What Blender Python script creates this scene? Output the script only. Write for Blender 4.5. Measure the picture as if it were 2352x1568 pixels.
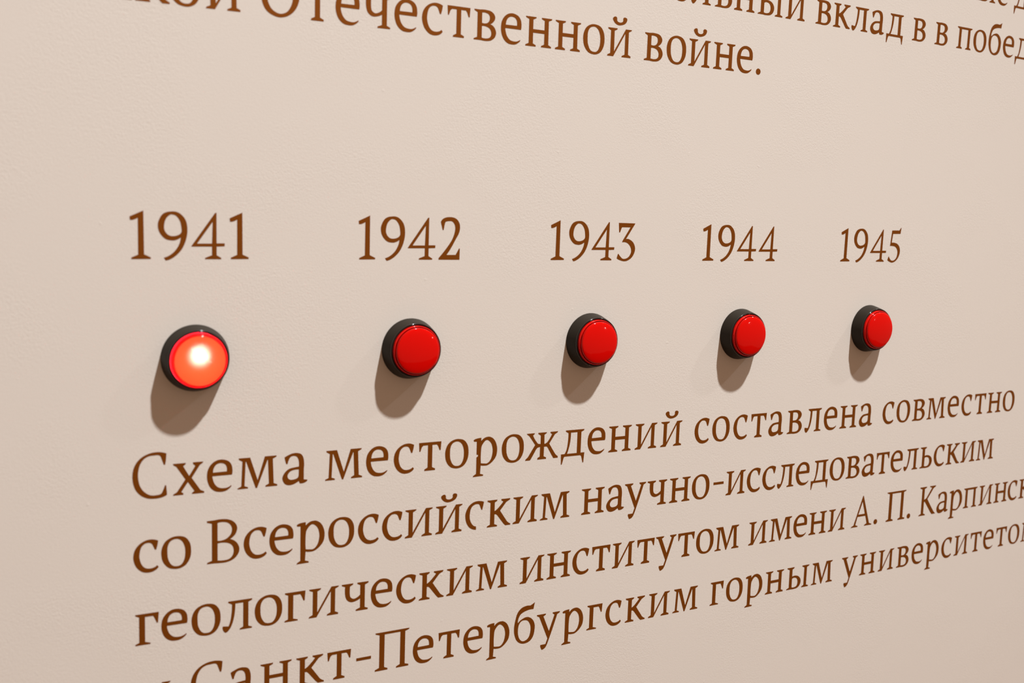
"""Museum wall with brown serif lettering, five year numbers and five red push buttons."""
import bpy, bmesh, math
from mathutils import Vector, Matrix
from mathutils.geometry import tessellate_polygon

for o in list(bpy.data.objects):
    bpy.data.objects.remove(o, do_unlink=True)
scene = bpy.context.scene
col = scene.collection

# ------------------------------------------------------------------ camera, world, lights
U = 0.1            # one layout unit = spacing of the buttons = 0.1 m
Z0 = 1.25          # height of the button row above the floor
CAM_F = 2363.007 / 2352 * 36.0
CAM_POS = (-0.90919, 0.64546, 4.41691)
CAM_ROWS = [[0.8770524, 0.0302618, 0.4794406], [0.0335608, 0.9917158, -0.1239897], [-0.479221, 0.1248359, 0.8687711]]


def wall_to_world(x, y, z=0.0):
    """layout coordinates on the wall (right, up, out of the wall) -> world"""
    return Vector((x * U, -z * U, Z0 + y * U))


cam_data = bpy.data.cameras.new('camera')
cam = bpy.data.objects.new('camera', cam_data)
col.objects.link(cam)
M = Matrix(((1, 0, 0), (0, 0, -1), (0, 1, 0)))
cam.matrix_world = Matrix.Translation(wall_to_world(*CAM_POS)) @ (M @ Matrix(CAM_ROWS).transposed()).to_4x4()
cam_data.sensor_width = 36.0
cam_data.lens = CAM_F
cam_data.clip_start = 0.01
cam_data.dof.use_dof = True
cam_data.dof.focus_distance = 0.565
cam_data.dof.aperture_fstop = 11.0
scene.camera = cam

world = bpy.data.worlds.new('room_fill')
scene.world = world
world.use_nodes = True
bg = world.node_tree.nodes['Background']
bg.inputs['Color'].default_value = (1.0, 0.64, 0.43, 1)
bg.inputs['Strength'].default_value = 0.30


def spot(name, x, y, z, aim, power, color, radius, size, blend, wide=1.0):
    d = bpy.data.lights.new(name, 'SPOT')
    d.energy = power
    d.color = color
    d.shadow_soft_size = radius
    d.spot_size = math.radians(size)
    d.spot_blend = blend
    o = bpy.data.objects.new(name, d)
    col.objects.link(o)
    o.location = wall_to_world(x, y, z)
    o.rotation_euler = (wall_to_world(*aim) - o.location).to_track_quat('-Z', 'Y').to_euler()
    o.scale = (wide, 1, 1)          # wall-washer lens: beam wider than tall
    return o


# two track spots above the wall, found from the directions of the button shadows
spot('ceiling_spot_key', 6.01, 17.45, 7.49, (8.0, -90.0, 0), 284, (1.0, 0.985, 0.97), 0.030, 60, 1.0, 4.0)
spot('ceiling_spot_side', 20.8, 17.9, 7.4, (9.0, -6.0, 0), 50, (1.0, 0.93, 0.90), 0.05, 62, 1.0)

# small distant lamp, itself unseen, added for the glints on the lenses
lamp = bpy.data.lights.new('glint_lamp', 'POINT')
lamp.energy = 2.0
lamp.shadow_soft_size = 0.035
lamp.color = (1.0, 0.9, 0.8)
lo = bpy.data.objects.new('glint_lamp', lamp)
col.objects.link(lo)
lo.location = wall_to_world(26.0, 3.2, 30.0)

vs = scene.view_settings
vs.view_transform = 'Standard'
vs.look = 'None'
vs.gamma = 1.0
vs.use_curve_mapping = False
vs.exposure = 0.0

# ------------------------------------------------------------------ materials
def new_mat(name):
    m = bpy.data.materials.new(name)
    m.use_nodes = True
    nt = m.node_tree
    return m, nt, nt.nodes['Principled BSDF']


def noise(nt, vec, scale, detail, rough=0.5, dist=0.0):
    n = nt.nodes.new('ShaderNodeTexNoise')
    n.inputs['Scale'].default_value = scale
    n.inputs['Detail'].default_value = detail
    n.inputs['Roughness'].default_value = rough
    n.inputs['Distortion'].default_value = dist
    nt.links.new(vec, n.inputs['Vector'])
    return n.outputs['Fac']


def math_node(nt, op, a, b):
    n = nt.nodes.new('ShaderNodeMath')
    n.operation = op
    for i, v in enumerate((a, b)):
        if isinstance(v, (int, float)):
            n.inputs[i].default_value = v
        else:
            nt.links.new(v, n.inputs[i])
    return n.outputs[0]


def ramp(nt, fac, p0, p1):
    n = nt.nodes.new('ShaderNodeMapRange')
    n.inputs['From Min'].default_value = p0
    n.inputs['From Max'].default_value = p1
    n.interpolation_type = 'SMOOTHSTEP'
    nt.links.new(fac, n.inputs['Value'])
    return n.outputs[0]


def wall_relief(nt, strength, distance):
    """fine roller stipple with patches of coarser wrinkles and a few pimples"""
    geo = nt.nodes.new('ShaderNodeNewGeometry')
    pos = geo.outputs['Position']
    fine = noise(nt, pos, 2600, 2, 0.6)
    mid = noise(nt, pos, 1000, 4, 0.6, 0.5)
    patch = ramp(nt, noise(nt, pos, 16, 2), 0.42, 0.62)
    pim = ramp(nt, noise(nt, pos, 260, 1, 0.5), 0.745, 0.80)
    h = math_node(nt, 'ADD', math_node(nt, 'MULTIPLY', fine, 0.35),
                  math_node(nt, 'MULTIPLY', mid, math_node(nt, 'ADD', math_node(nt, 'MULTIPLY', patch, 0.65), 0.32)))
    h = math_node(nt, 'ADD', h, math_node(nt, 'MULTIPLY', pim, 0.28))
    b = nt.nodes.new('ShaderNodeBump')
    b.inputs['Strength'].default_value = strength
    b.inputs['Distance'].default_value = distance
    nt.links.new(h, b.inputs['Height'])
    return pos, b.outputs['Normal']


wall_mat, nt, bsdf = new_mat('wall_paint')
pos, nrm = wall_relief(nt, 1.0, 0.0001)
nt.links.new(nrm, bsdf.inputs['Normal'])
mix = nt.nodes.new('ShaderNodeMix')
mix.data_type = 'RGBA'
mix.inputs['A'].default_value = (0.805, 0.768, 0.714, 1)
mix.inputs['B'].default_value = (0.808, 0.772, 0.720, 1)
nt.links.new(noise(nt, pos, 14, 3), mix.inputs['Factor'])
nt.links.new(mix.outputs['Result'], bsdf.inputs['Base Color'])
bsdf.inputs['Roughness'].default_value = 0.62
bsdf.inputs['Specular IOR Level'].default_value = 0.35

vinyl_mat, nt, bsdf = new_mat('brown_vinyl')
pos, nrm = wall_relief(nt, 1.0, 0.00003)
nt.links.new(nrm, bsdf.inputs['Normal'])
bsdf.inputs['Base Color'].default_value = (0.285, 0.080, 0.003, 1)
bsdf.inputs['Metallic'].default_value = 0.65      # film with a dull bronze sheen
bsdf.inputs['Roughness'].default_value = 0.56
bsdf.inputs['Specular IOR Level'].default_value = 0.38

floor_mat, nt, bsdf = new_mat('floor_parquet')
geo = nt.nodes.new('ShaderNodeNewGeometry')
br = nt.nodes.new('ShaderNodeTexBrick')
br.inputs['Scale'].default_value = 1.0
br.inputs['Brick Width'].default_value = 0.9
br.inputs['Row Height'].default_value = 0.12
br.inputs['Mortar Size'].default_value = 0.002
br.inputs['Color1'].default_value = (0.30, 0.16, 0.08, 1)
br.inputs['Color2'].default_value = (0.24, 0.12, 0.06, 1)
br.inputs['Mortar'].default_value = (0.05, 0.03, 0.02, 1)
nt.links.new(geo.outputs['Position'], br.inputs['Vector'])
nt.links.new(br.outputs['Color'], bsdf.inputs['Base Color'])
bsdf.inputs['Roughness'].default_value = 0.4

housing_mat, nt, bsdf = new_mat('satin_black_plastic')
geo = nt.nodes.new('ShaderNodeNewGeometry')
f = noise(nt, geo.outputs['Position'], 2500, 2)
b = nt.nodes.new('ShaderNodeBump')
b.inputs['Strength'].default_value = 0.5
b.inputs['Distance'].default_value = 0.00004
nt.links.new(f, b.inputs['Height'])
nt.links.new(b.outputs['Normal'], bsdf.inputs['Normal'])
bsdf.inputs['Base Color'].default_value = (0.025, 0.020, 0.0145, 1)
bsdf.inputs['Roughness'].default_value = 0.46
bsdf.inputs['Specular IOR Level'].default_value = 0.10

rim_mat, nt, bsdf = new_mat('gloss_black_plastic')
bsdf.inputs['Base Color'].default_value = (0.012, 0.010, 0.009, 1)
bsdf.inputs['Roughness'].default_value = 0.10


def red_plastic(name, body, glow, share, rough):
    """tinted translucent plastic: reflects red in front, lets an inner lamp shine through"""
    m, nt, bsdf = new_mat(name)
    bsdf.inputs['Base Color'].default_value = body
    bsdf.inputs['Roughness'].default_value = rough
    bsdf.inputs['Specular IOR Level'].default_value = 0.38
    tr = nt.nodes.new('ShaderNodeBsdfTranslucent')
    tr.inputs['Color'].default_value = glow
    mx = nt.nodes.new('ShaderNodeMixShader')
    mx.inputs[0].default_value = share
    nt.links.new(bsdf.outputs[0], mx.inputs[1])
    nt.links.new(tr.outputs[0], mx.inputs[2])
    out = nt.nodes['Material Output']
    nt.links.new(mx.outputs[0], out.inputs['Surface'])
    return m


lens_mat = red_plastic('red_lens', (0.86, 0.0015, 0.0003, 1), (1.0, 0.100, 0.080, 1), 0.12, 0.06)
edge_mat = red_plastic('red_lens_edge', (0.60, 0.003, 0.001, 1), (0.30, 0.002, 0.002, 1), 0.12, 0.08)
ring_mat = red_plastic('red_ring', (0.80, 0.008, 0.004, 1), (1.0, 0.045, 0.25, 1), 0.12, 0.08)

lamp_mat, nt, bsdf = new_mat('lamp_on')
bsdf.inputs['Base Color'].default_value = (1, 0.9, 0.8, 1)
bsdf.inputs['Emission Color'].default_value = (1.0, 0.93, 0.86, 1)
bsdf.inputs['Emission Strength'].default_value = 30
diffuser_mat, nt, bsdf = new_mat('backlight_diffuser')
bsdf.inputs['Base Color'].default_value = (0.8, 0.7, 0.6, 1)
bsdf.inputs['Emission Color'].default_value = (1.0, 0.93, 0.30, 1)
bsdf.inputs['Emission Strength'].default_value = 22
GLYPHS = {
    'н': ('0,500 210,500 207,480 150,454 150,292 374,292 374,454 316,480 316,500 523,500 519,480 458,454 458,50 516,24 516,0 312,0 315,22 374,50 374,232 150,232 150,50 208,24 208,0 0,0 5,22 66,50 66,454 5,480',),
    'и': ('3,500 208,500 203,480 146,452 146,88 387,500 519,500 513,482 455,455 455,52 512,26 510,0 312,0 317,22 378,50 378,420 134,0 0,0 5,22 66,50 66,454 8,480',),
    'п': ('3,500 504,500 500,478 444,452 444,48 496,24 496,0 308,0 313,20 364,46 364,452 146,452 146,48 196,24 196,0 0,0 6,20 66,46 66,452 8,478',),
    'П': ('3,700 637,700 631,680 559,655 559,50 630,28 630,0 394,0 399,24 467,54 467,656 174,656 174,54 237,26 237,0 0,0 4,26 80,56 80,655 8,678',),
    'г': ('5,500 352,500 340,330 320,330 285,416 266,449 147,449 147,44 226,18 226,0 0,0 4,20 60,42 60,454 9,478',),
    'т': ('0,500 420,500 409,347 388,347 358,425 335,450 252,450 252,55 311,26 309,0 105,0 110,26 168,56 168,450 84,450 56,425 28,347 9,347',),
    'л': ('89,500 475,500 472,478 413,452 413,44 472,20 470,0 273,0 276,20 329,44 329,452 204,452 195,305~ 171,173~ 132,66~ 82,0~ 46,-14~ 15,18~ 0,66~ 5,97 95,84 123,170~ 144,313~ 149,446 91,478',),
    'д': ('88,500 495,500 488,478 430,452 428,52 512,52 496,-140 478,-140 445,-15 424,4 82,4 62,-13 26,-142 6,-142 0,52 78,52 122,148~ 143,300~ 148,446 92,478', '203,452 344,452 344,52 130,52 162,140~ 192,276~'),
    'м': ('19,500 201,500 321,124 436,500 628,500 623,480 566,452 582,48 642,22 641,0 446,0 450,22 503,48 487,440 480,440 314,-4 290,-4 138,438 129,438 112,42 168,20 167,0 0,0 5,18 60,40 78,446 23,478',),
    'х': ('5,500 198,500 190,478 155,450 245,290 337,440 331,453 304,474 303,500 461,500 450,480 407,450 283,255 416,50 474,22 471,0 283,0 290,20 324,44 226,195 126,46 158,20 156,0 0,0 6,18 58,46 188,240 54,450 9,478',),
    'к': ('1,500 200,500 197,478 150,452 150,290 210,330~ 325,453 282,480 282,500 466,500 461,478 388,440 262,288 378,119~ 420,62~ 483,22 481,0 377,0 337,40 209,205 181,230 150,232 150,48 210,22 208,0 0,0 5,20 63,46 63,454 5,478',),
    'у': ('0,500 199,500 194,479 144,452 276,139 387,452 349,479 345,500 506,500 501,478 448,452 262,-78~ 208,-180~ 131,-214 111,-175 97,-138 100,-112 209,-112 250,-3 54,452 5,478',),
    'ч': ('0,500 205,500 200,478 147,452 145,319~ 160,257~ 214,223~ 275,240~ 330,282 330,452 277,479 277,500 480,500 477,477 415,450 415,48 474,22 470,0 253,0 258,24 330,50 330,214 252,178~ 167,171~ 95,218~ 62,308~ 60,454 3,478',),
    'ь': ('4,500 210,500 208,478 156,452 156,290 253,300~ 355,262~ 412,178~ 400,80~ 330,14~ 215,-4~ 150,0 0,0 8,20 72,46 72,452 10,478', '156,238 213,257~ 289,232~ 322,159~ 306,73~ 250,38~ 156,42'),
    'ы': ('4,500 210,500 208,478 156,452 156,290 253,300~ 355,262~ 412,178~ 400,80~ 330,14~ 215,-4~ 150,0 0,0 8,20 72,46 72,452 10,478', '156,238 213,257~ 289,232~ 322,159~ 306,73~ 250,38~ 156,42', '442,500 650,500 646,478 583,452 583,46 645,22 642,0 443,0 448,22 504,46 504,452 445,478'),
    'в': ('5,500 120,500 237,505~ 339,482~ 397,412~ 382,340~ 306,278 380,240~ 422,154~ 402,74~ 331,14~ 242,-5~ 141,0 0,0 3,20 66,46 66,452 9,480', '152,455 216,458~ 278,435~ 298,377~ 277,315~ 233,285~ 152,285', '152,235 234,233~ 302,200~ 331,134~ 312,67~ 252,38~ 152,42'),
    'В': ('2,700 121,702 219,708~ 327,694~ 416,647~ 468,568~ 467,494~ 434,425~ 359,368 453,310~ 505,208~ 491,116~ 420,35~ 310,-4~ 191,-6~ 120,0 0,0 5,22 78,46 78,650 3,674', '166,654 248,660~ 326,638~ 377,582~ 390,514~ 369,444~ 314,388~ 245,361~ 166,361', '166,319 264,322~ 353,295~ 402,242~ 417,167~ 399,96~ 350,45~ 271,30~ 166,40'),
    'К': ('0,700 238,700 232,676 164,650 164,385 237,415 418,656 350,680 344,700 556,700 550,676 476,640 281,392 519,73~ 590,10 584,0 466,0 410,60 192,335 164,333 164,48 230,22 230,0 0,0 10,20 78,46 78,650 6,676',),
    'А': ('327,712 346,712 573,48 655,18 654,0 415,0 422,20 495,54 437,234 192,234 135,46 208,22 207,0 0,0 6,16 77,44', '326,575 416,284 214,284'),
    '-': ('0,308 268,308 268,256 0,256',),
    'С': ('498,674 435,696~ 358,705~ 256,694~ 150,649~ 68,574~ 18,475~ 0,357~ 10,244~ 48,136~ 118,51~ 203,1~ 275,-15~ 365,-17~ 440,-4~ 500,24 502,46 490,177 471,176 441,96~ 412,47~ 358,35~ 293,34~ 228,55~ 156,116~ 105,208~ 82,332~ 86,426~ 112,527~ 166,609~ 239,650~ 320,658~ 369,659~ 401,647~ 421,608 458,500 477,500 488,555',),
    'е': ('387,250 394,283~ 394,337~ 380,410~ 332,472~ 246,505~ 160,501~ 83,459~ 22,380~ 0,284~ 7,177~ 49,74~ 121,9~ 198,-11~ 285,-4~ 346,31~ 379,66 375,82 311,48~ 242,44~ 173,63~ 114,130~ 85,223~ 85,251', '92,307 103,372~ 134,423~ 177,448~ 220,451~ 271,433~ 301,390~ 307,309'),
    'а': ('61,340 82,340 119,438~ 151,463~ 196,466~ 233,451~ 261,407~ 272,341~ 270,281 206,275~ 114,259~ 41,205~ 0,126~ 9,61~ 50,6~ 114,-14~ 188,-3~ 243,24~ 271,40 289,0 354,1~ 410,29~ 417,49 354,62 354,241 358,334~ 344,427~ 307,486~ 233,511~ 160,508~ 87,482~ 32,454 41,408', '270,235 206,236~ 132,215~ 87,160~ 87,114~ 119,78~ 169,71~ 234,85~ 261,111~ 269,156'),
    'с': ('368,478 324,498~ 268,510~ 186,502~ 96,456~ 27,375~ 0,271~ 10,174~ 51,82~ 124,12~ 195,-12~ 277,-7~ 338,21~ 373,60 350,89 307,59~ 235,48~ 173,66~ 122,125~ 92,224~ 93,302~ 117,397~ 167,450~ 218,461~ 259,451~ 285,421 317,341 337,339 354,396',),
    'о': ('258,514~ 361,483~ 428,397~ 451,285~ 440,156~ 383,50~ 298,-2~ 201,-8~ 104,26~ 27,123~ 0,244~ 11,352~ 62,447~ 156,504~', '232,473~ 303,438~ 348,354~ 362,253~ 348,134~ 297,48~ 222,33~ 157,61~ 106,155~ 93,256~ 101,375~ 147,450~'),
    'р': ('0,466 40,488~ 151,500 151,443 210,492~ 273,509~ 338,501~ 413,444~ 462,341~ 473,242~ 452,136~ 382,48~ 296,-6~ 210,-11~ 152,0 143,-154 205,-173 205,-195 0,-201 8,-182 64,-148 63,437 9,441', '154,39 210,29~ 285,28~ 350,95~ 381,210~ 379,297~ 349,387~ 284,449~ 242,448~ 189,396~ 156,324~'),
    'ж': ('22,500 187,500 185,484 151,461 194,380~ 262,296 315,287 314,448 260,483 260,500 444,500 436,482 392,457 395,285 438,297~ 477,336~ 553,455 519,481 518,500 680,500 673,483 615,450 500,282 618,99~ 649,61~ 692,29 691,0 598,0 554,68 468,211 446,232 391,233 389,51 443,25 441,0 256,0 258,29 306,53 307,235 253,224 225,195 137,47~ 104,0 0,0 11,22 56,60 202,280 76,451 28,486',),
    'б': ('429,769 403,638 267,632~ 142,581~ 88,498~ 77,409 160,473~ 272,500~ 374,450~ 436,347~ 444,240~ 416,99~ 334,8~ 192,-12~ 76,55~ 15,184~ 0,318~ 19,458~ 63,607~ 152,697~ 264,724~ 335,719~ 378,738~', '246,443~ 304,409~ 351,309~ 351,190~ 310,79~ 218,32~ 146,62~ 97,156~ 85,277~ 104,378~ 161,440~'),
    '1': ('0,622 195,713 195,70 291,25 288,3 13,0 16,24 111,66 115,607 53,576~ 6,572',),
    '9': ('79,20 169,61~ 248,131~ 306,230~ 327,323 261,287~ 193,279~ 104,303~ 27,389~ 0,491~ 18,583~ 85,676~ 208,708~ 309,687~ 399,590~ 427,452~ 408,301~ 350,161~ 259,56~ 168,-3~ 106,-20', '197,665~ 264,645~ 320,566~ 339,474~ 341,410 301,363~ 205,342~ 138,367~ 94,435~ 93,516~ 118,597~ 163,649~'),
    '4': ('0,194 360,700 380,700 378,240 501,241 498,196 378,191 377,59 447,18 445,0 202,0 204,20 307,59 308,191 6,189', '86,234 321,564 309,236'),
    '2': ('31,635 84,695~ 198,719~ 315,693~ 383,603~ 379,471~ 309,338~ 226,192~ 145,80 316,81 379,191 394,191 391,0 0,0 2,27 153,205~ 251,351~ 298,496~ 291,588~ 243,646~ 171,651~ 121,639 107,610 85,500 67,500',),
    '3': ('18,692 390,689 193,396 260,393~ 350,340~ 401,251~ 399,161~ 344,61~ 249,-2~ 163,-16~ 64,6~ 0,37 24,118 37,118 82,69~ 128,33~ 193,29~ 267,65~ 317,151~ 307,232~ 254,303~ 187,336~ 110,335 111,355 283,615 97,615 82,595 54,519 32,519',),
    '5': ('86,687 310,691 360,749 375,750 355,618 123,614 99,418 197,417~ 295,384~ 364,303~ 376,188~ 328,80~ 241,6~ 149,-19~ 65,1~ 0,34 26,115 41,111 95,46~ 145,24~ 214,35~ 279,97~ 301,204~ 277,277~ 218,330~ 133,348~ 51,347',),
    '.': ('120,50~ 112,80~ 90,102~ 60,110~ 30,102~ 8,80~ 0,50~ 8,20~ 30,-2~ 60,-10~ 90,-2~ 112,20~',),
    'с2': ('364,488 317,505~ 241,515~ 142,495~ 57,429~ 4,320~ 0,239~ 21,144~ 73,56~ 143,7~ 219,-12 217,50 166,68~ 115,133~ 88,217~ 91,321~ 120,411~ 181,456~ 243,461~ 275,445 315,348 334,346',),
    'р2': ('0,466 40,488~ 151,500 151,443 210,492~ 273,509~ 338,501~ 413,444~ 462,341~ 473,242~ 452,136~ 382,48~ 296,-6~ 210,-11~ 152,0 143,-154 205,-173 205,-195 0,-201 8,-182 64,-148 63,150 95,175 92,197 63,203 63,437 9,441', '154,39 210,29~ 285,28~ 350,95~ 381,210~ 379,297~ 349,387~ 284,449~ 242,448~ 189,396~ 156,324~'),
    'й': ('3,500 208,500 203,480 146,452 146,88 387,500 519,500 513,482 455,455 455,52 512,26 510,0 312,0 317,22 378,50 378,420 134,0 0,0 5,22 66,50 66,454 8,480', '96,662~ 111,687~ 153,704~ 183,689~ 193,631~ 222,611~ 276,608~ 312,627~ 322,649~ 321,686~ 347,706~ 396,696~ 409,669~ 386,614~ 326,575~ 229,557~ 156,582~ 112,626~'),
    'О': ('0,300~ 16,180~ 75,72~ 170,12~ 290,-12~ 420,30~ 525,130~ 582,270~ 582,398~ 566,518~ 507,626~ 412,686~ 292,710~ 162,668~ 57,568~ 0,428~', '92,250~ 140,124~ 214,62~ 296,43~ 390,80~ 452,170~ 481,270~ 483,448~ 435,574~ 361,636~ 279,655~ 185,618~ 123,528~ 94,428~'),
}

WORDS = {
    'L1': [
        (['С', 'х', 'е', 'м', 'а'], [(0, 0), (589, 0), (1105, 0), (1578, -1), (2303, 0)], -0.26097, -0.59522, -0.00402, 0.993, 0.9926),
        (['м', 'е', 'с', 'т', 'о', 'р2', 'о', 'ж', 'д', 'е', 'н', 'и', 'й'], [(0, 1), (710, 0), (1204, -1), (1663, -1), (2160, -2), (2707, -2), (3274, -2), (3760, -2), (4520, -2), (5097, -1), (5570, -1), (6180, 0), (6789, 0)], 0.57336, -0.59893, -0.00139, 1.003, 0.9959),
        (['с', 'о', 'с', 'т', 'а', 'в', 'л', 'е', 'н', 'а'], [(-2, 0), (452, -1), (1005, -1), (1472, -1), (1963, -1), (2483, -1), (2989, 0), (3545, 0), (4025, 0), (4621, 1)], 2.70303, -0.60143, 0.00074, 0.9941, 0.9937),
        (['с', 'о', 'в', 'м', 'е', 'с', 'т', 'н', 'о'], [(-2, -1), (458, -1), (999, -1), (1495, -1), (2218, 0), (2715, 0), (3189, 0), (3676, 0), (4258, 1)], 4.18545, -0.59981, 0.00191, 0.9756, 0.9874),
    ],
    'L2': [
        (['с', 'о'], [(0, 0), (412, 0)], -0.26249, -0.91585, -0.00683, 0.987, 0.9878),
        (['В', 'с', 'е', 'р', 'о', 'с', 'с', 'и', 'й', 'с2', 'к', 'и', 'м'], [(2, 1), (577, 0), (991, -1), (1439, -2), (1975, -3), (2494, -3), (2926, -3), (3345, -3), (3921, -3), (4501, -2), (4935, -2), (5462, -1), (6037, 0)], 0.04118, -0.91857, -0.0032, 0.9999, 0.9921),
        (['н', 'а', 'у', 'ч', 'н', 'о', '-', 'и', 'с', 'с', 'л', 'е', 'д', 'о', 'в', 'а', 'т', 'е', 'л', 'ь', 'с', 'к', 'и', 'м'], [(-14, 1), (559, -1), (982, -2), (1525, -3), (2075, -4), (2643, -4), (3199, -5), (3533, -5), (4096, -5), (4523, -5), (4950, -5), (5477, -5), (5930, -5), (6481, -5), (6987, -4), (7484, -4), (7932, -3), (8402, -3), (8844, -2), (9385, -1), (9857, 0), (10293, 1), (10822, 2), (11387, 3)], 1.97719, -0.92466, 0.00202, 0.9894, 0.9894),
    ],
    'L3': [
        (['г', 'е', 'о', 'л', 'о', 'г', 'и', 'ч', 'е', 'с', 'к', 'и', 'м'], [(4, 2), (393, 1), (849, -1), (1331, -2), (1847, -3), (2337, -4), (2749, -4), (3318, -4), (3842, -4), (4309, -4), (4738, -3), (5270, -2), (5862, 0)], -0.26128, -1.23751, -0.00552, 0.9954, 0.9868),
        (['и', 'н', 'с', 'т', 'и', 'т', 'у', 'т', 'о', 'м'], [(0, 0), (577, -1), (1141, -1), (1578, -2), (2050, -2), (2632, -2), (3085, -2), (3634, -1), (4102, -1), (4592, 0)], 1.61386, -1.24748, 0.00026, 1.0001, 0.9901),
        (['и', 'м', 'е', 'н', 'и'], [(0, 0), (583, 0), (1269, 0), (1724, 0), (2309, 0)], 3.14432, -1.24663, 0.00303, 0.9916, 0.9882),
        (['А', '.'], [(0, 0), (721, 0)], 3.97939, -1.24388, 0.00411, 0.9852, 0.9863),
        (['П', '.'], [(0, 0), (709, 0)], 4.28634, -1.24251, 0.00465, 0.9812, 0.985),
        (['К', 'а', 'р', 'п', 'и', 'н', 'с', 'к'], [(-1, -1), (630, -1), (1078, -1), (1605, -1), (2187, 0), (2767, 0), (3307, 0), (3754, 1)], 4.59064, -1.24089, 0.00586, 0.9696, 0.9812),
    ],
    'L4': [
        (['и'], [(0, 0)], -0.26021, -1.55424, -0.0129, 0.9816, 0.9771),
        (['С', 'а', 'н', 'к', 'т', '-', 'П', 'е', 'т', 'е', 'р', 'б', 'у', 'р', 'г', 'с', 'к', 'и', 'м'], [(4, 5), (598, 1), (1113, -2), (1711, -5), (2249, -7), (2765, -9), (3105, -10), (3817, -11), (4308, -11), (4805, -11), (5280, -11), (5849, -10), (6333, -9), (6898, -8), (7456, -7), (7890, -5), (8358, -3), (8922, 0), (9529, 3)], -0.0332, -1.55899, -0.00445, 0.9969, 0.9832),
        (['г', 'о', 'р', 'н', 'ы', 'м'], [(0, 0), (428, -1), (957, -1), (1517, -1), (2131, 0), (2862, 0)], 2.87922, -1.5702, 0.00266, 0.9921, 0.9846),
        (['у', 'н', 'и', 'в', 'е', 'р', 'с', 'и', 'т', 'е', 'т', 'о', 'м'], [(-5, 0), (581, -1), (1197, -2), (1817, -2), (2335, -2), (2822, -3), (3392, -2), (3862, -2), (4462, -2), (4960, -1), (5449, 0), (5935, 0), (6458, 2)], 3.92473, -1.56713, 0.00616, 0.9729, 0.9789),
    ],
    'T': [
        (['и', 'к', 'о', 'й'], [(-1, 1), (552, 1), (1026, 1), (1553, 0)], -0.37331, 1.4288, 0.00853, 0.9869, 0.983),
        (['О', 'т', 'е', 'ч', 'е', 'с', 'т', 'в', 'е', 'н', 'н', 'о', 'й'], [(-1, -1), (661, 1), (1161, 3), (1601, 4), (2144, 4), (2623, 5), (3075, 5), (3563, 5), (4076, 4), (4553, 3), (5146, 2), (5722, 0), (6240, -2)], 0.28123, 1.43443, 0.00092, 1.0005, 0.9881),
        (['в', 'о', 'й', 'н', 'е', '.'], [(-1, 0), (509, 0), (1023, 1), (1621, 1), (2198, 0), (2694, 0)], 2.24413, 1.43524, -0.00468, 0.9986, 0.9886),
    ],
    'R': [
        (['е', 'л', 'ь', 'н', 'ы', 'й'], [(-1, 0), (460, 0), (1029, 1), (1500, 1), (2098, 1), (2824, 0)], 2.3999, 1.75506, -0.00946, 0.9954, 0.9407),
        (['в', 'к', 'л', 'а', 'д'], [(0, 0), (489, 0), (1018, 0), (1566, 0), (2057, 0)], 3.40661, 1.74552, -0.01248, 0.9862, 0.9381),
        (['в'], [(0, 0)], 4.18983, 1.73574, -0.01391, 0.9798, 0.936),
        (['в'], [(0, 0)], 4.38769, 1.73303, -0.01445, 0.9769, 0.9351),
        (['п', 'о', 'б', 'е', 'д'], [(0, 0), (568, 0), (1095, 0), (1624, 0), (2089, 0)], 4.58454, 1.73041, -0.01569, 0.9692, 0.9324),
    ],
    '1941': [
        (['1', '9', '4', '1'], [(0, 0), (396, 0), (876, 0), (1453, 0)], -0.25496, 0.40887, 0.00394, 0.9924, 0.9946),
    ],
    '1942': [
        (['1', '9', '4', '2'], [(0, 0), (382, 0), (860, 0), (1422, 0)], 0.7216, 0.41199, 0.00215, 1.0036, 0.9982),
    ],
    '1943': [
        (['1', '9', '4', '3'], [(0, 0), (383, 0), (871, 0), (1433, 0)], 1.72903, 0.41377, 0.00083, 1.0046, 0.9986),
    ],
    '1944': [
        (['1', '9', '4', '4'], [(0, 0), (382, 0), (875, 0), (1442, 0)], 2.68805, 0.41448, -0.00015, 0.9988, 0.9966),
    ],
    '1945': [
        (['1', '9', '4', '5'], [(0, 0), (386, 0), (897, 0), (1456, 0)], 3.72311, 0.41439, -0.00097, 0.9875, 0.9925),
    ],
    'Q': [
        (['ы', 'е'], [(0, 0), (697, 0)], 4.73858, 2.03692, -0.01739, 0.9685, 0.9275),
        (['д'], [(0, 0)], 5.09672, 2.03077, -0.01819, 0.9638, 0.926),
    ],
}

BUTTONS = [(0.0, -0.0079), (0.9831, -0.004), (1.9834, 0.0), (2.988, 0.004), (4.0, 0.0079)]

S = 0.2784 / 1000 * U      # one font unit in metres

# ------------------------------------------------------------------ helpers
def tag(o, label=None, cat=None, group=None, kind=None):
    if label:
        o['label'] = label
    if cat:
        o['category'] = cat
    if group:
        o['group'] = group
    if kind:
        o['kind'] = kind
    return o


def empty(name, parent=None):
    o = bpy.data.objects.new(name, None)
    o.empty_display_size = 0.01
    col.objects.link(o)
    o.parent = parent
    return o


def mesh_obj(name, me, parent=None):
    o = bpy.data.objects.new(name, me)
    col.objects.link(o)
    o.parent = parent
    return o


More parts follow.
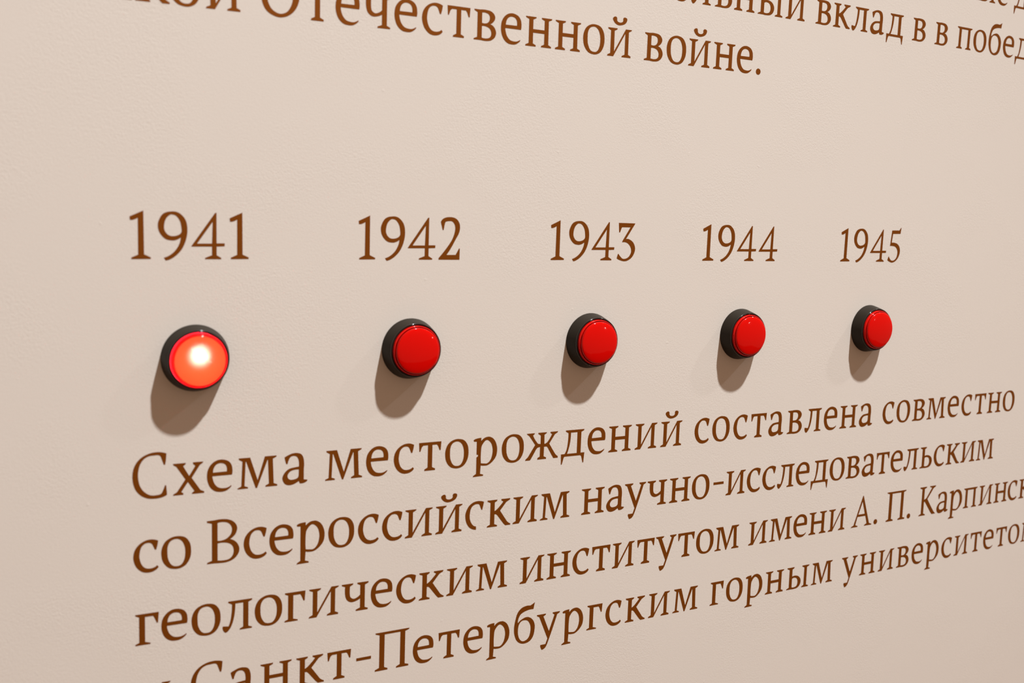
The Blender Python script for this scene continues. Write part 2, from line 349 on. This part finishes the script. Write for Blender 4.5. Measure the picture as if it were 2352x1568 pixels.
def sample(c):
    """'x,y' corner points and 'x,y~' smooth points -> dense polyline"""
    P, s = [], []
    for t in c.split():
        s.append(t.endswith('~'))
        x, y = t.rstrip('~').split(',')
        P.append(Vector((float(x), float(y))))
    n = len(P)
    T = []
    for i in range(n):
        a, b = P[i - 1], P[(i + 1) % n]
        T.append((b - a).normalized() if s[i] else None)
    out = []
    for i in range(n):
        j = (i + 1) % n
        a, b = P[i], P[j]
        out.append(a.copy())
        if not s[i] and not s[j]:
            continue
        L = (b - a).length
        ta, tb = T[i], T[j]
        ch = (b - a) / max(L, 1e-6)
        if ta is None:
            ta = (2 * ch - tb).normalized() if tb.dot(ch) > 0.3 else ch
        if tb is None:
            tb = (2 * ch - ta).normalized() if ta.dot(ch) > 0.3 else ch
        k = max(2, min(7, int(L / 16)))
        for q in range(1, k):
            t = q / k
            h1, h2 = 2*t**3 - 3*t*t + 1, -2*t**3 + 3*t*t
            h3, h4 = t**3 - 2*t*t + t, t**3 - t*t
            out.append(a * h1 + b * h2 + ta * (L * h3) + tb * (L * h4))
    return out


def inside(p, poly):
    c = False
    for i in range(len(poly)):
        a, b = poly[i - 1], poly[i]
        if (a.y > p.y) != (b.y > p.y) and p.x < (b.x - a.x) * (p.y - a.y) / (b.y - a.y) + a.x:
            c = not c
    return c


THICK = 0.00004
glyph_mesh = {}


def glyph(ch):
    if ch in glyph_mesh:
        return glyph_mesh[ch]
    polys = [sample(c) for c in GLYPHS[ch]]
    holes, outers = {}, []
    for i, p in enumerate(polys):
        host = [j for j, q in enumerate(polys) if j != i and inside(p[0], q)]
        if host:
            holes.setdefault(host[0], []).append(i)
        else:
            outers.append(i)
    me = bpy.data.meshes.new('letter')
    verts, faces = [], []
    for i in outers:
        loops = [polys[i]] + [polys[j] for j in holes.get(i, [])]
        flat = [v for lp in loops for v in lp]
        tris = tessellate_polygon([[Vector((v.x, v.y, 0)) for v in lp] for lp in loops])
        n, base = len(flat), len(verts)
        for y in (-THICK, 0.0):
            verts += [(v.x * S, y, v.y * S) for v in flat]
        for a, b, c in tris:
            A, B, C = flat[a], flat[b], flat[c]
            if (B - A).cross(C - A) < 0:
                b, c = c, b
            faces.append((base + a, base + b, base + c))
        k = 0
        for lp in loops:
            m = len(lp)
            for q in range(m):
                a, b = base + k + q, base + k + (q + 1) % m
                faces.append((a, b, b + n, a + n))
            k += m
    me.from_pydata(verts, [], faces)
    bm = bmesh.new()
    bm.from_mesh(me)
    side = [f for f in bm.faces if len(f.verts) == 4]
    bm.normal_update()
    bmesh.ops.recalc_face_normals(bm, faces=bm.faces[:])
    front = [f for f in bm.faces if len(f.verts) == 3]
    if front and sum(f.normal.y for f in front) > 0:
        bmesh.ops.reverse_faces(bm, faces=bm.faces[:])
    bm.to_mesh(me)
    bm.free()
    me.materials.append(vinyl_mat)
    glyph_mesh[ch] = me
    return me


def place_word(root, w, part):
    """one word (part) with its letters (sub-parts); part=None puts the characters right under root"""
    chs, pos, x, y, ang, sx, sy = w
    host = root
    loc = wall_to_world(x, y)
    if part:
        host = empty(part, root)
        host.location = loc - root.location
    else:
        root.location = loc
    host.rotation_euler = (0, -ang, 0)
    host.scale = (sx, 1, sy)
    for ch, (px, py) in zip(chs, pos):
        name = {'-': 'hyphen', '.': 'full_stop'}.get(ch, 'digit' if ch.isdigit() else 'letter')
        o = mesh_obj(name, glyph(ch), host)
        o.location = (px * S, -0.00003, py * S)
        if ch == 'р2':
            o['label'] = 'letter with a small notch nicked out of its stem'
        if ch == 'с2':
            o['label'] = 'letter whose lower tail is broken off'


def lathe(name, profile, mat, parent, seg=144, sub=1, smooth=True, edge_mat=None, edge_n=0):
    """profile: (radius, height out of the wall) in mm; axis points out of the wall (-Y)"""
    fine = [profile[0]]
    for i in range(len(profile) - 1):      # smooth the profile between its points
        p = [Vector(profile[max(0, min(len(profile) - 1, i + k))]) for k in (-1, 0, 1, 2)]
        for q in range(1, sub + 1):
            t = q / sub
            v = 0.5 * ((2 * p[1]) + (p[2] - p[0]) * t + (2 * p[0] - 5 * p[1] + 4 * p[2] - p[3]) * t * t
                       + (3 * p[1] - p[0] - 3 * p[2] + p[3]) * t ** 3)
            fine.append((max(v.x, 0.0) if q < sub else profile[i + 1][0], v.y))
    profile = fine
    verts, faces = [], []
    ring = []
    for r, h in profile:
        if r < 1e-6:
            ring.append([len(verts)])
            verts.append((0, -h / 1000, 0))
        else:
            ids = []
            for k in range(seg):
                a = 2 * math.pi * k / seg
                ids.append(len(verts))
                verts.append((r / 1000 * math.cos(a), -h / 1000, r / 1000 * math.sin(a)))
            ring.append(ids)
    for A, B in zip(ring, ring[1:]):
        for k in range(seg):
            k2 = (k + 1) % seg
            a, b = A[k % len(A)], A[k2 % len(A)]
            c, d = B[k2 % len(B)], B[k % len(B)]
            f = []
            for v in (a, b, c, d):
                if v not in f:
                    f.append(v)
            if len(f) > 2:
                faces.append(f)
    me = bpy.data.meshes.new(name)
    me.from_pydata(verts, [], faces)
    me.polygons.foreach_set('use_smooth', [smooth] * len(faces))
    me.materials.append(mat)
    if edge_mat:
        me.materials.append(edge_mat)
        for p in me.polygons[:edge_n * sub * seg]:
            p.material_index = 1
    return mesh_obj(name, me, parent)


# ------------------------------------------------------------------ setting
def slab(name, x0, x1, y0, y1, z0, z1, mat):
    bm = bmesh.new()
    vs_ = [bm.verts.new((x, y, z)) for z in (z0, z1) for y in (y0, y1) for x in (x0, x1)]
    for f in ((0, 2, 3, 1), (4, 5, 7, 6), (0, 1, 5, 4), (2, 6, 7, 3), (0, 4, 6, 2), (1, 3, 7, 5)):
        bm.faces.new([vs_[i] for i in f])
    me = bpy.data.meshes.new(name)
    bm.to_mesh(me)
    bm.free()
    me.materials.append(mat)
    return tag(mesh_obj(name, me), kind='structure')


slab('wall_back', -3.0, 4.0, 0.0, 0.15, 0.0, 3.2, wall_mat)
slab('floor', -3.0, 4.0, -4.0, 0.15, -0.1, 0.0, floor_mat)

# ------------------------------------------------------------------ year numbers
YEARS = {
    '1941': 'brown number 1941 on the wall, above the lit button',
    '1942': 'brown number 1942 on the wall, second from the left',
    '1943': 'brown number 1943 on the wall, middle year of the row',
    '1944': 'brown number 1944 on the wall, between 1943 and 1945',
    '1945': 'brown number 1945 on the wall, last and smallest-looking year of the row',
}
for y, lab in YEARS.items():
    r = empty('year_number')
    place_word(r, WORDS[y][0], None)
    tag(r, lab, 'number', 'year numbers above the buttons')

# ------------------------------------------------------------------ lines of lettering
TEXT = {
    'L1': ('dark brown Cyrillic text line directly below the buttons, first of the paragraph', 'lines of the paragraph below the buttons'),
    'L2': ('dark brown Cyrillic text line with a long hyphenated word, second below the buttons', 'lines of the paragraph below the buttons'),
    'L3': ('dark brown Cyrillic text line holding two capital initials with full stops, third below the buttons', 'lines of the paragraph below the buttons'),
    'L4': ('dark brown Cyrillic text line cut by the bottom edge, lowest of the paragraph', 'lines of the paragraph below the buttons'),
    'T': ('brown Cyrillic text line above the years that ends in a full stop', 'lines of the text above the years'),
    'R': ('brown Cyrillic text line slanting down to the right edge, with two single-letter words', 'lines of the text above the years'),
    'Q': ('brown Cyrillic text line in the top right corner, mostly cut off', 'lines of the text above the years'),
}
for key, (lab, grp) in TEXT.items():
    r = empty('text_line')
    r.location = wall_to_world(WORDS[key][0][2], WORDS[key][0][3])
    for w in WORDS[key]:
        place_word(r, w, 'word')
    tag(r, lab, 'text line', grp)

# ------------------------------------------------------------------ push buttons
HOUSING = [(14.0, 0.0), (14.27, 0.15), (14.08, 1.0), (13.72, 2.6), (13.36, 4.2), (13.02, 5.6), (12.80, 6.4), (12.68, 6.75), (12.50, 6.85)]
RIM = [(12.66, 6.70), (12.64, 6.95), (12.52, 7.20), (12.30, 7.32), (12.05, 7.28), (11.88, 7.10), (11.78, 6.8), (11.74, 2.0), (10.4, 2.0)]
RING = [(11.62, 1.9), (11.58, 7.7), (11.52, 8.1), (11.42, 8.42), (11.30, 8.58), (11.18, 8.58), (11.10, 8.48), (11.05, 8.2), (11.02, 7.7), (10.70, 7.4)]
LENS = [(10.72, 7.2), (10.72, 8.9), (10.68, 9.15), (10.58, 9.38), (10.36, 9.56), (9.98, 9.70), (9.2, 9.87),
        (8.0, 10.05), (6.0, 10.26), (4.0, 10.40), (2.0, 10.48), (0.0, 10.50)]


def make_button(lit):
    r = empty('push_button')
    lathe('housing', HOUSING, housing_mat, r, sub=2)
    lathe('rim', RIM, rim_mat, r, sub=3)['label'] = 'thin glossy black rim'
    ring = lathe('cap_ring', RING, ring_mat, r, sub=3)
    lens = lathe('lens', LENS, lens_mat, r, sub=3, edge_mat=edge_mat, edge_n=4)
    if lit:
        lens['label'] = 'glowing orange-red lens, white-hot at its centre'
        bulb = lathe('bulb', [(1.6, 3.02), (1.6, 4.0), (1.35, 4.5), (0.8, 4.85), (0.0, 5.0)], lamp_mat, r, 24)
        bulb.location = (-0.0004, 0, 0.0012)
        lathe('diffuser', [(11.0, 3.0), (0.0, 3.0)], diffuser_mat, r, 48)
        d = bpy.data.lights.new('lamp_beam', 'SPOT')      # the lamp's own narrow beam, shining out through the lens
        d.energy = 0.20
        d.color = (1.0, 0.97, 0.95)
        d.shadow_soft_size = 0.0004
        d.spot_size = math.radians(112)
        d.spot_blend = 1.0
        o = bpy.data.objects.new('lamp_beam', d)
        col.objects.link(o)
        o.parent = r
        o.location = (-0.0003, -0.0056, 0.0023)
        o.rotation_euler = (math.radians(-90), 0, 0)
    return r


LABELS = [
    'lit push button glowing orange with a white centre, under 1941',
    'unlit red push button in a black housing under 1942, right beside the lit one',
    'unlit red push button in a black housing under 1943, middle of the row',
    'unlit red push button in a black housing under 1944, second from the right',
    'unlit red push button in a black housing under 1945, rightmost of the row',
]
off_button = None
for k, (x, y) in enumerate(BUTTONS):
    if k == 0:
        b = make_button(True)
    elif off_button is None:
        b = off_button = make_button(False)
    else:
        b = off_button.copy()
        col.objects.link(b)
        for ch in off_button.children:
            c = ch.copy()
            col.objects.link(c)
            c.parent = b
    b.location = wall_to_world(x, y)
    tag(b, LABELS[k], 'button', 'push buttons in a row under the years')
